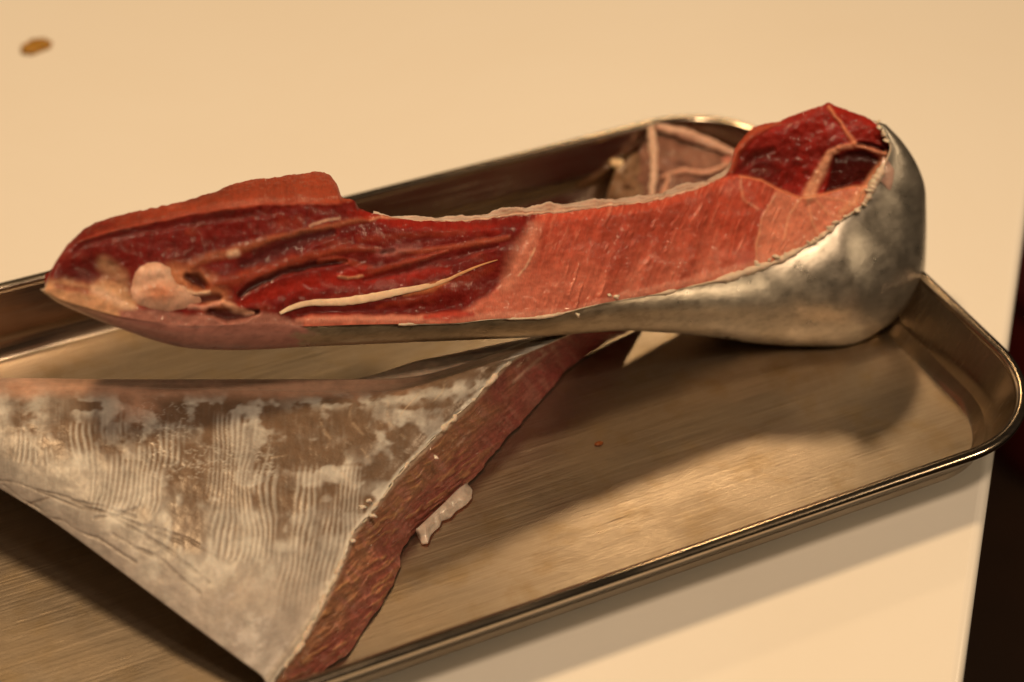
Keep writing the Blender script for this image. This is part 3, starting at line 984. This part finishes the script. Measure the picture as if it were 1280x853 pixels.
def skin_paint(X, Y):
    """scraped skin: brown base, white scraped film with comb marks, pink ridge; returns rgb, roughness, relief"""
    brown = np.array([0.155, 0.102, 0.070]); white = np.array([0.53, 0.52, 0.505]); grey = np.array([0.335, 0.315, 0.305]); pink = np.array([0.60, 0.36, 0.27])
    w1 = 14 * (fbm(X / 40, Y / 40, 201) - 0.5); w2 = 10 * (fbm(X / 30, Y / 30, 202) - 0.5)
    x, y = X + w1, Y + w2
    ridge_y = np.interp(X, [-80, 430, 520, 600, 640, 690], [478, 480, 475, 458, 444, 428])
    dy = y - ridge_y
    # distance below the ridge as a share of the way to the lower left edge
    low_y = np.interp(X, [-80, 0, 60, 130, 190, 250, 300, 340], [560, 610, 648, 700, 745, 790, 825, 853])
    f = np.clip(dy / np.maximum(low_y - ridge_y, 30), 0, 1.2)
    c = np.zeros(X.shape + (3,)) + brown
    def lay(cc, a):
        nonlocal c
        a = np.clip(a, 0, 1)[..., None]
        c = c * (1 - a) + np.asarray(cc) * a
    h = np.zeros(X.shape)
    # pale film over most of the lower half
    film = sstep(0.36, 0.62, f + 0.55 * (fbm(X / 55, Y / 38, 203) - 0.5))
    film = np.maximum(film, 0.8 * sstep(0.56, 0.68, fbm(X / 34, Y / 26, 204)) * sstep(4, 30, dy))
    film = np.maximum(film, 0.75 * (1 - sstep(30, 110, X)) * sstep(0.35, 0.6, fbm(X / 30, Y / 22, 208)))
    # comb marks: near-vertical scraped stripes in patches
    comb = 0.5 + 0.5 * np.sin((X + 0.10 * (Y - 600) + 20 * (fbm(X / 80, Y / 75, 205, 2) - 0.5) + 2.2 * (fbm(X / 14, Y / 18, 222) - 0.5)) * 2 * np.pi / 6.8)
    comb = sstep(0.25, 0.75, comb)
    def box(x0, x1, y0, y1, s=7):
        return sstep(x0 - s, x0 + s, x) * (1 - sstep(x1 - s, x1 + s, x)) * sstep(y0 - s, y0 + s, y) * (1 - sstep(y1 - s, y1 + s, y))
    patch = np.zeros(X.shape)
    for b in [(20, 62, 540, 580), (85, 120, 530, 572), (112, 200, 560, 640), (262, 340, 520, 585), (262, 345, 585, 700), (300, 335, 575, 690), (362, 450, 585, 690), (348, 440, 690, 760), (200, 235, 530, 580), (130, 160, 510, 545)]:
        patch = np.maximum(patch, box(*b))
    patch *= sstep(0.25, 0.5, fbm(X / 20, Y / 60, 206))
    bare = np.zeros(X.shape)
    for b in [(18, 50, 515, 545), (60, 130, 520, 560), (162, 200, 535, 590), (208, 255, 575, 690), (222, 262, 520, 580), (335, 372, 590, 680), (340, 470, 520, 575), (100, 160, 535, 560)]:
        bare = np.maximum(bare, box(*b, 9))
    bare *= sstep(0.25, 0.5, fbm(X / 14, Y / 24, 207))
    film = film * (1 - 0.85 * bare)
    film = np.where(True, np.maximum(film, 0.0), film)
    lay(grey, 0.85 * film)
    lay(white, film * sstep(0.45, 0.7, fbm(X / 24, Y / 34, 209)) * 0.9)
    lay(white, patch * comb * 0.6)
    lay(brown * 1.05, patch * (1 - comb) * 0.38)
    h += 0.00010 * patch * comb + 0.00012 * film
    # fine vertical drag lines everywhere in the film
    drag = fbm(X / 2.2 + 2 * (fbm(X / 30, Y / 20, 210)), Y / 34, 211, 3)
    lay(white, 0.35 * sstep(0.55, 0.8, drag) * sstep(8, 40, dy) * (0.3 + 0.7 * film))
    # torn film flakes with bright edges
    fl = fbm((X + 0.8 * Y) / 16, (Y - 0.5 * X) / 7, 212)
    z = box(180, 340, 560, 600, 14) + box(170, 240, 500, 560, 12) + box(300, 345, 570, 600, 8)
    e = np.exp(-((fl - 0.55) / 0.03) ** 2) * np.clip(z, 0, 1)
    lay(white * 1.1, 0.6 * e); h += 0.00012 * e
    # lower edge: smoother mauve grey, creased
    k = sstep(0.72, 0.95, f)
    lay(np.array([0.30, 0.265, 0.255]), 0.75 * k * (0.5 + fbm(X / 40, Y / 40, 213)))
    k = np.exp(-(((x - 395) / 42) ** 2 + ((y - 770) / 52) ** 2)) + np.exp(-(((x - 310) / 60) ** 2 + ((y - 745) / 32) ** 2))
    lay(np.array([0.31, 0.265, 0.24]), 0.75 * k)
    for pl in ([(-40, 575), (0, 599), (50, 613), (110, 630), (170, 645)], [(0, 636), (28, 633), (60, 624)], [(40, 612), (85, 630), (150, 646), (230, 680)], [(4, 606), (34, 628), (56, 640)], [(118, 648), (146, 645), (172, 634)],
               [(90, 626), (150, 650), (215, 690), (262, 730)], [(60, 646), (120, 672), (170, 704)], [(180, 655), (240, 676), (290, 705)], [(140, 668), (200, 700), (250, 742)]):
        d = seg_dist(X + 5 * (fbm(X / 22, Y / 22, 214) - 0.5), Y + 7 * (fbm(X / 26, Y / 26, 215) - 0.5), pl)
        cr = np.exp(-(d / 1.5) ** 2) * (0.35 + 0.65 * sstep(0.35, 0.6, fbm(X / 20, Y / 20, 223)))
        lay(brown * 0.8, 0.42 * cr); h -= 0.00025 * cr
    # pink ridge and whitish streaks under it at the right
    k = (1 - sstep(4, 26, dy)) * (0.55 + 0.6 * fbm(X / 40, Y / 9, 216)) * (1 - sstep(440, 560, X)) 
    lay(pink, 0.85 * k)
    k = np.exp(-(((x - 175) / 26) ** 2 + ((y - 508) / 16) ** 2))
    lay(pink, 0.6 * k)
    k = np.exp(-((dy - (22 + 10 * (fbm(X / 30, X * 0, 217) - 0.5))) / 9) ** 2) * sstep(330, 400, X)
    lay(white, 0.75 * k * sstep(0.35, 0.6, fbm(X / 12, Y / 10, 218)))
    for (a, b) in [((515, 492), (505, 520)), ((478, 500), (500, 545)), ((440, 510), (452, 545)), ((405, 505), (410, 560)), ((560, 470), (540, 500)), ((330, 575), (362, 570)), ((455, 560), (470, 580)), ((420, 585), (440, 610))]:
        d = seg_dist(x + 5 * np.sin(Y / 9), y, [a, b])
        k = np.exp(-(d / 1.3) ** 2)
        lay(np.array([0.58, 0.46, 0.36]), 0.45 * k * sstep(0.3, 0.6, fbm(X / 7, Y / 7, 221))); h += 0.0001 * k
    # jagged pale cut border
    ed = seg_dist(X, Y, [p[:2] for p in SKE])
    lay(white * 1.1, 0.75 * (1 - sstep(1.5, 7, ed + 4 * (fbm(X / 5, Y / 5, 219) - 0.5))))
    c = c * (0.88 + 0.24 * fbm(X / 5, Y / 5, 220, 3))[..., None]
    rough = 0.32 + 0.22 * film + 0.1 * patch
    return c, np.clip(rough, 0.25, 0.7), h


def slab():
    base = onz(330, 560, 0.0)
    t = empty("fish_wedge", tuple(base))
    tag(t, "lower wedge of fish lying scraped skin side up, dark red cut side facing right", "fish piece")
    nu, nv = 440, 230
    top = smooth_curve([(-110, 479, .041), (0, 476, .040), (150, 478, .038), (300, 479, .0345), (430, 480, .0312), (480, 480, .0305), (530, 475, .0295), (590, 458, .0302), (640, 441, .0305), (680, 428, .0300), (704, 421, .0290), (738, 404, .0270)], nu)
    bot = smooth_curve([(-110, 548, .034), (-60, 574, .033), (0, 611, .0315), (60, 648, .0292), (130, 699, .0255), (190, 744, .0215), (250, 789, .0170), (300, 826, .0125), (330, 850, .0088), (330, 872, .0085)], nu)
    right = smooth_curve(SKE[::-1], nv)
    bot[-1] = right[0]; top[-1] = right[-1]
    left = np.linspace(bot[0], top[0], nv)
    G = coons(top, bot, left, right)
    u = np.linspace(0, 1, nu)[:, None]; v = np.linspace(0, 1, nv)[None]
    X, Y, Z = G[..., 0].copy(), G[..., 1].copy(), G[..., 2].copy()
    bulge = 0.0042 * np.sin(np.pi * v) ** 0.8 * (1 - 0.8 * u ** 3)
    Z = Z + bulge
    # keep the picture place of each point, ragged cut border
    edge = sstep(0.975, 1.0, u)
    X = X + edge * 5 * (fbm(v * 40 + 0 * u, 0 * u + 0 * v, 230, 5) - 0.5) * 2
    c, ro, h = skin_paint(X, Y)
    Z = Z + h + 0.0008 * (fbm(X / 40, Y / 40, 231) - 0.5)
    P = onz(X, Y, Z)
    uv = np.stack([X, -Y], -1) / 100
    # the skin rolls over the ridge to the back and under along the lower left edge
    back = []
    p0 = P[:, -1]
    cd = onz(704, 421, 0.029) - onz(494, 599, 0.0246); cd[2] = 0; cd /= np.linalg.norm(cd)
    ca, sa = math.cos(math.radians(38)), math.sin(math.radians(38))
    awayd = np.array([cd[0] * ca - cd[1] * sa, cd[0] * sa + cd[1] * ca, 0.0])
    zz = p0[:, 2]
    for s in np.linspace(0.08, 1, 16):
        a = s * math.pi / 2
        q = p0 + awayd * (0.010 * math.sin(a)) * np.interp(np.arange(nu) / nu, [0, .8, 1], [1, 1.4, 1.9])[:, None]
        q[:, 2] = np.maximum(zz - (zz - 0.0006) * (1 - math.cos(a)) , 0.0006)
        w6 = (np.linspace(0, 1, nu) ** 30)[:, None]
        line = onz(738, 404, 0.0270) * (1 - s) + onz(806, 406, 0.0008) * s
        back.append(q * (1 - w6) + w6 * line)
    under = []
    p1 = P[:, 0]
    ind = np.array([0.50, 0.80, 0.0])
    for s in np.linspace(1, 0.06, 14):
        a = s * math.pi / 2
        q = p1 + ind * (0.030 * math.sin(a))
        q[:, 2] = np.maximum(p1[:, 2] * math.cos(a) - 0.0012 * math.sin(2 * a), 0.0005)
        under.append(q)
    nb, nn = len(back), len(under)
    Pall = np.concatenate([np.stack(under, 1), P, np.stack(back, 1)], 1)
    cu = np.repeat(c[:, :1] * 0.9, nn, 1); cb = np.repeat(c[:, -1:], nb, 1)
    ke = sstep(0.88, 0.96, np.linspace(0, 1, nu))[:, None, None] * sstep(0, 3, np.arange(nb))[None, :, None]
    cb = cb * (1 - ke) + np.array([0.22, 0.06, 0.05]) * ke
    ru = np.repeat(ro[:, :1], nn, 1); rb = np.repeat(ro[:, -1:], nb, 1)
    call = np.concatenate([np.concatenate([cu, c, cb], 1), np.concatenate([ru, ro, rb], 1)[..., None]], -1)
    uvall = np.concatenate([np.repeat(uv[:, :1], nn, 1), uv, np.repeat(uv[:, -1:], nb, 1)], 1)
    grid("scraped_skin", Pall, scraped_mat, t, call, uvall)

    # cut side: ruled from the skin edge down to the tray, coarse grain
    ns, nw = 420, 90
    e = np.stack([np.interp(np.linspace(0, 1, ns), np.linspace(0, 1, nv), right[::-1, k]) for k in range(3)], -1)
    fcurve = smooth_curve(FLE, ns)
    fcurve = fcurve + 4 * (fbm(np.arange(ns)[:, None] / 9.0, np.array([[0.0, 7.0]]), 254, 3) - 0.5)
    eP = onz(e[:, 0] + 0.5, e[:, 1], e[:, 2] - 0.0002)
    fP = onz(fcurve[:, 0], fcurve[:, 1], 0.0008)
    w = np.linspace(0, 1, nw)
    s = np.linspace(0, 1, ns)
    PX = e[:, None, :2] * (1 - w[None, :, None]) + fcurve[:, None, :2] * w[None, :, None]
    X, Y = PX[..., 0], PX[..., 1]
    W_ = np.broadcast_to(w[None], X.shape); S_ = np.broadcast_to(s[:, None], X.shape)
    # grain runs from the skin towards lower left, stretched
    gr = fbm((X - 0.8 * Y) / 24 + 1.2 * fbm(X / 18, Y / 18, 239), (0.75 * X + Y) / 4.6 + 1.8 * fbm(X / 20, Y / 20, 240), 241, 4)
    gr2 = fbm((X - Y) / 30, (X + Y) / 9, 242, 3)
    hh = 0.0034 * (gr - 0.5) + 0.0020 * (gr2 - 0.5) + 0.0016 * (fbm(X / 20, Y / 20, 243) - 0.5)
    env = np.minimum(1, np.minimum(W_ * 8, (1 - W_) * 10))
    hh = hh * env * (0.35 + 0.65 * sstep(0.2, 0.55, S_))
    hh = hh + 0.003 * np.sin(np.pi * W_) * 0.6
    P = eP[:, None] * (1 - w[None, :, None]) + fP[:, None] * w[None, :, None]
    P = P - rays(X, Y) * hh[..., None]
    brownish = np.array([0.26, 0.125, 0.075]); wine = np.array([0.24, 0.078, 0.062]); plum = np.array([0.20, 0.045, 0.05]); glint_gold = np.array([0.44, 0.25, 0.12])
    k = sstep(0.25, 0.65, W_ + 0.5 * (fbm(X / 30, Y / 30, 244) - 0.5))[..., None]
    c = brownish * (1 - k) + wine * k
    k = (1 - sstep(0.1, 0.4, S_ + 0.2 * (fbm(X / 20, Y / 20, 245) - 0.5)))[..., None]
    c = c * (1 - k) + (plum * (1 - 0.6 * W_[..., None]) + 0.6 * W_[..., None] * np.array([0.3, 0.06, 0.06])) * k
    k = (sstep(0.55, 0.8, gr) * sstep(0.25, 0.5, S_))[..., None]
    c = c * (1 - 0.6 * k) + glint_gold * 0.6 * k  # golden wet glints put into the colour along the grain
    k = sstep(0.55, 0.75, fbm((X + Y) / 40, (X - Y) / 9, 246))[..., None]
    c = c * (1 - 0.5 * k) + np.array([0.34, 0.15, 0.13]) * 0.5 * k
    # pale sinews near the upper end
    for pl in ([(690, 434), (664, 456), (640, 478)], [(646, 458), (660, 446), (676, 438)], [(585, 540), (572, 556)]):
        d = seg_dist(X + 3 * (fbm(X / 8, Y / 8, 247) - 0.5), Y, pl)
        k = (np.exp(-(d / 2.4) ** 2) * sstep(0.3, 0.6, fbm(X / 6, Y / 6, 249)))[..., None]
        c = c * (1 - 0.6 * k) + np.array([0.50, 0.34, 0.29]) * 0.6 * k
    k = (1 - sstep(0.02, 0.10, W_))[..., None]
    c = c * (1 - 0.8 * k) + np.array([0.55, 0.44, 0.36]) * 0.8 * k
    c = c * (0.75 + 0.5 * fbm(X / 5, Y / 5, 248, 3))[..., None]
    grid("cut_side", P, slab_meat_mat, t, c, PX / 100 * np.array([1, -1]))

    # jagged scraped rind along the cut
    ed = smooth_curve([p for p in SKE[3:-1]], 260)
    n = len(ed)
    jag = fbm(np.arange(n) / 9.0, np.zeros(n), 250, 4)
    rad = 0.00028 + 0.0008 * sstep(0.45, 0.8, jag)
    Pe = onz(ed[:, 0] + 7 * (fbm(np.arange(n) / 5.0, np.zeros(n) + 4, 255, 3) - 0.5), ed[:, 1], ed[:, 2] + 0.0004)
    tube("rind_edge", Pe, rad, fat_mat, t, 8, colr=(0.56, 0.48, 0.41), jitter=0.25, seed=9)
    for (px, py, z, r) in [(452, 634, .0246, 6), (461, 627, .025, 4), (466, 645, .024, 4), (545, 572, .0256, 3), (441, 676, .0225, 3)]:
        crumb("skin_crumb", onz(px, py, z), r * 0.00025, (0.68, 0.6, 0.54), fat_mat, t)

    # white membrane tongue sticking out from under the cut side
    inn = smooth_curve([(585, 603), (572, 612), (556, 628), (538, 645), (520, 662)], 60)
    ot = np.array([(584, 604), (590, 612), (590, 623), (582, 631), (571, 638), (563, 647), (553, 651), (547, 661), (540, 667), (534, 680), (527, 680), (521, 668)], float)
    ol_ = np.r_[0, np.cumsum(np.hypot(*np.diff(ot, axis=0).T))]
    otr = np.stack([np.interp(np.linspace(0, ol_[-1], 60), ol_, ot[:, k]) for k in (0, 1)], -1)
    otr += 1.6 * (fbm(np.arange(60)[:, None] / 3.0, np.array([[0.0, 9.0]]), 253) - 0.5)
    w_ = np.linspace(0, 1, 14)[None, :, None]
    PX = inn[:, None] * (1 - w_) + otr[:, None] * w_
    Z = 0.0046 - 0.0034 * w_[..., 0] ** 1.3 + 0.0010 * (fbm(PX[..., 0] / 12, PX[..., 1] / 12, 251) - 0.5)
    Pt = onz(PX[..., 0], PX[..., 1], Z)
    Pb = Pt.copy(); Pb[..., 2] -= 0.00025
    Pm = np.concatenate([Pt, Pb[:, ::-1]], 1)
    cm = np.zeros(Pm.shape) + np.array([0.46, 0.36, 0.33])
    grid("white_membrane", Pm, membrane_mat, t, cm, None, True)

    # thin fin sheet rising behind the ridge
    lo = smooth_curve([(420, 482), (470, 482), (530, 477), (590, 460), (640, 443), (690, 427)], 80)
    up = smooth_curve([(425, 478), (470, 468), (520, 452), (560, 444), (620, 431), (700, 415)], 80)
    rows = []
    for s in np.linspace(0, 1, 10):
        q = lo * (1 - s) + up * s
        rows.append(onz(q[:, 0], q[:, 1] + 1.2 * math.sin(6 * s), 0.0285 - 0.004 * s))
    Pf = np.stack(rows, 1)
    Pf2 = Pf.copy(); Pf2[..., 2] -= 0.0008
    Pm = np.concatenate([Pf, Pf2[:, ::-1]], 1)
    f = fbm(np.arange(80)[:, None] / 6.0 + np.arange(20)[None] / 4.0, np.arange(20)[None] / 2.0 + 0 * np.arange(80)[:, None], 252)[..., None]
    grid("fin_sheet", Pm, membrane_mat, t, (0.5 + 0.9 * f) * np.array([0.50, 0.38, 0.30]), None, True)
    return t


slab()

# ------------------------------------------------------------------ third piece at the back of the tray
def back_piece():
    base = onz(850, 250, 0.0)
    t = empty("fish_bone_piece", tuple(base))
    tag(t, "blurred bony fish piece with pale ribs leaning in the far corner of the tray", "fish piece")

    def lump(name, pts, depth, colr, mat, seed):
        ol = smooth_curve(pts + [pts[0]], 90)[:-1]
        cc = ol.mean(0)[:2]
        rr = np.linspace(0, 1, 22)
        PX = cc + (ol[:, None, :2] - cc) * rr[None, :, None]
        zz = np.mean(ol[:, 2]) + (ol[:, None, 2] - np.mean(ol[:, 2])) * rr[None]
        front = onz(PX[..., 0], PX[..., 1], zz)
        d = rays(PX[..., 0], PX[..., 1])
        dome = np.sqrt(np.clip(1 - rr ** 2.5, 0, 1))[None]
        n = fbm(PX[..., 0] / 14, PX[..., 1] / 14, seed) - 0.5
        F_ = front - d * (depth * dome * 0.6 + 0.006 * n * dome)[..., None]
        B_ = front + d * (depth * 0.5 * dome)[..., None]
        F_[..., 2] = np.maximum(F_[..., 2], 0.0006); B_[..., 2] = np.maximum(B_[..., 2], 0.0006)
        V = np.concatenate([np.transpose(F_, (1, 0, 2)), np.transpose(B_, (1, 0, 2))[::-1]], 0)
        c = np.asarray(colr) * (0.6 + 0.9 * fbm(PX[..., 0] / 10, PX[..., 1] / 12, seed + 1))[..., None]
        c = np.concatenate([np.transpose(c, (1, 0, 2))] * 2, 0)
        uv = np.concatenate([np.transpose(PX, (1, 0, 2))] * 2, 0) / 100
        return grid(name, V, mat, t, c, uv, True)

    lump("dark_flesh", [(806, 176, .017), (830, 168, .018), (880, 186, .016), (925, 200, .014), (930, 240, .006), (900, 268, .003), (830, 275, .002), (795, 262, .003), (786, 232, .008), (794, 196, .014)], 0.012, (0.20, 0.095, 0.07), meat_mat, 301)
    lump("brown_gill", [(768, 214, .010), (786, 196, .014), (802, 192, .014), (812, 230, .009), (800, 268, .002), (770, 272, .002), (758, 250, .004)], 0.010, (0.17, 0.095, 0.055), meat_mat, 303)
    def strand(pts, c):
        q = smooth_curve(pts, 40)
        tube("rib", onz(q[:, 0], q[:, 1], q[:, 2]), q[:, 3] * 0.00026 * (0.75 + 0.6 * fbm(np.arange(40) / 6.0, np.zeros(40) + len(pts), 306)), fat_mat, t, 10, colr=c, jitter=0.4, flat=0.6)
    strand([(814, 158, .0225, 5), (816, 180, .020, 6), (818, 205, .017, 5), (815, 245, .010, 5)], (0.62, 0.42, 0.33))
    strand([(820, 158, .0230, 5), (850, 166, .0225, 7), (885, 178, .020, 7), (915, 192, .018, 6), (940, 205, .015, 5)], (0.58, 0.36, 0.28))
    strand([(826, 222, .014, 3), (855, 214, .016, 4), (885, 216, .016, 4), (910, 205, .017, 4)], (0.56, 0.30, 0.22))
    strand([(826, 262, .008, 4), (830, 240, .012, 4), (838, 218, .015, 3)], (0.55, 0.30, 0.22))
    strand([(764, 203, .0125, 4), (774, 206, .0125, 7), (786, 211, .012, 7), (792, 214, .0115, 3)], (0.72, 0.55, 0.36))
    # shoulder of flesh showing just above the membrane
    lump("pink_shoulder", [(880, 214, .012), (905, 196, .016), (925, 190, .016), (930, 230, .006), (890, 240, .004), (868, 236, .005)], 0.010, (0.46, 0.17, 0.13), meat_mat, 305)


back_piece()

# ------------------------------------------------------------------ small scraps
def scrap(name, px, py, w, hh, c, label, cat):
    p = onz(px, py, TZ)
    bm = bmesh.new()
    bmesh.ops.create_icosphere(bm, subdivisions=3, radius=1.0)
    for v in bm.verts:
        k = 0.8 + 0.4 * random.random()
        v.co = Vector((v.co.x * w * k, v.co.y * hh * k, max(v.co.z, -0.4) * 0.0016 * k))
    me = bpy.data.meshes.new(name)
    bm.to_mesh(me); bm.free()
    me.transform(Matrix.Translation((p[0], p[1], TZ + 0.0007)) @ Matrix.Rotation(0.35, 4, 'Z'))
    for q in me.polygons: q.use_smooth = True
    a = me.color_attributes.new("Col", 'FLOAT_COLOR', 'POINT')
    a.data.foreach_set("color", np.tile(np.r_[c, 1.0], len(me.vertices)).astype(np.float32))
    tag(link(name, me, fat_mat), label, cat)


scrap("food_scrap", 45, 60, 0.0072, 0.0050, (0.36, 0.19, 0.035), "small mustard brown scrap lying on the white table behind the tray", "scrap")

# ------------------------------------------------------------------ things on the floor beyond the table edge
def lathe(name, prof, loc, mat, parent=None, n=40):
    th = np.linspace(0, 2 * np.pi, n, endpoint=False)
    V = np.array([[(loc[0] + r * math.cos(a), loc[1] + r * math.sin(a), loc[2] + z) for a in th] for r, z in prof])
    return grid(name, V, mat, parent, closed_v=True)


def tub(name, px, py, z0, r, h, mat, label, cat):
    p = onz(px, py, z0)
    t = empty(name, (p[0], p[1], z0))
    tag(t, label, cat)
    lathe("body", [(0.001, 0), (r * 0.8, 0), (r * 0.84, 0.01), (r, h), (r * 0.97, h), (r * 0.8, 0.014), (0.001, 0.012)], (p[0], p[1], z0), mat, t)
    lathe("rim", [(r * 0.985, h - 0.012), (r * 1.05, h - 0.010), (r * 1.05, h + 0.004), (r * 0.985, h + 0.006), (r * 0.985, h - 0.012)], (p[0], p[1], z0), mat, t)


for px, py, w_, h_, c_ in ((748, 556, 0.0016, 0.0010, (0.16, 0.05, 0.015)),):
    p = onz(px, py, 0.0)
    bm = bmesh.new()
    bmesh.ops.create_icosphere(bm, subdivisions=2, radius=1.0)
    for v in bm.verts:
        k = 0.75 + 0.5 * random.random()
        v.co = Vector((v.co.x * w_ * k, v.co.y * h_ * k, max(v.co.z, -0.3) * 0.0007 * k))
    me = bpy.data.meshes.new("flesh_scrap")
    bm.to_mesh(me); bm.free()
    me.transform(Matrix.Translation((p[0], p[1], 0.0004)))
    for q in me.polygons: q.use_smooth = True
    a = me.color_attributes.new("Col", 'FLOAT_COLOR', 'POINT')
    a.data.foreach_set("color", np.tile(np.r_[c_, 1.0], len(me.vertices)).astype(np.float32))
    tag(link("flesh_scrap", me, fat_mat), {748: "tiny orange brown scrap on the tray floor in the shadow right of the fish wedge"}[px], "scrap")

tub("red_tub", 1338, 548, -0.79, 0.10, 0.20, plain("red_plastic", (0.14, 0.010, 0.007), (0.10, 0.008, 0.006), 0.5), "dark red plastic tub on the floor beyond the tray's right corner", "tub")
tub("navy_tub", 1330, 420, -0.79, 0.12, 0.20, plain("navy_plastic", (0.018, 0.016, 0.035), (0.028, 0.024, 0.05), 0.4), "dark navy tub on the floor past the table's right edge", "tub")
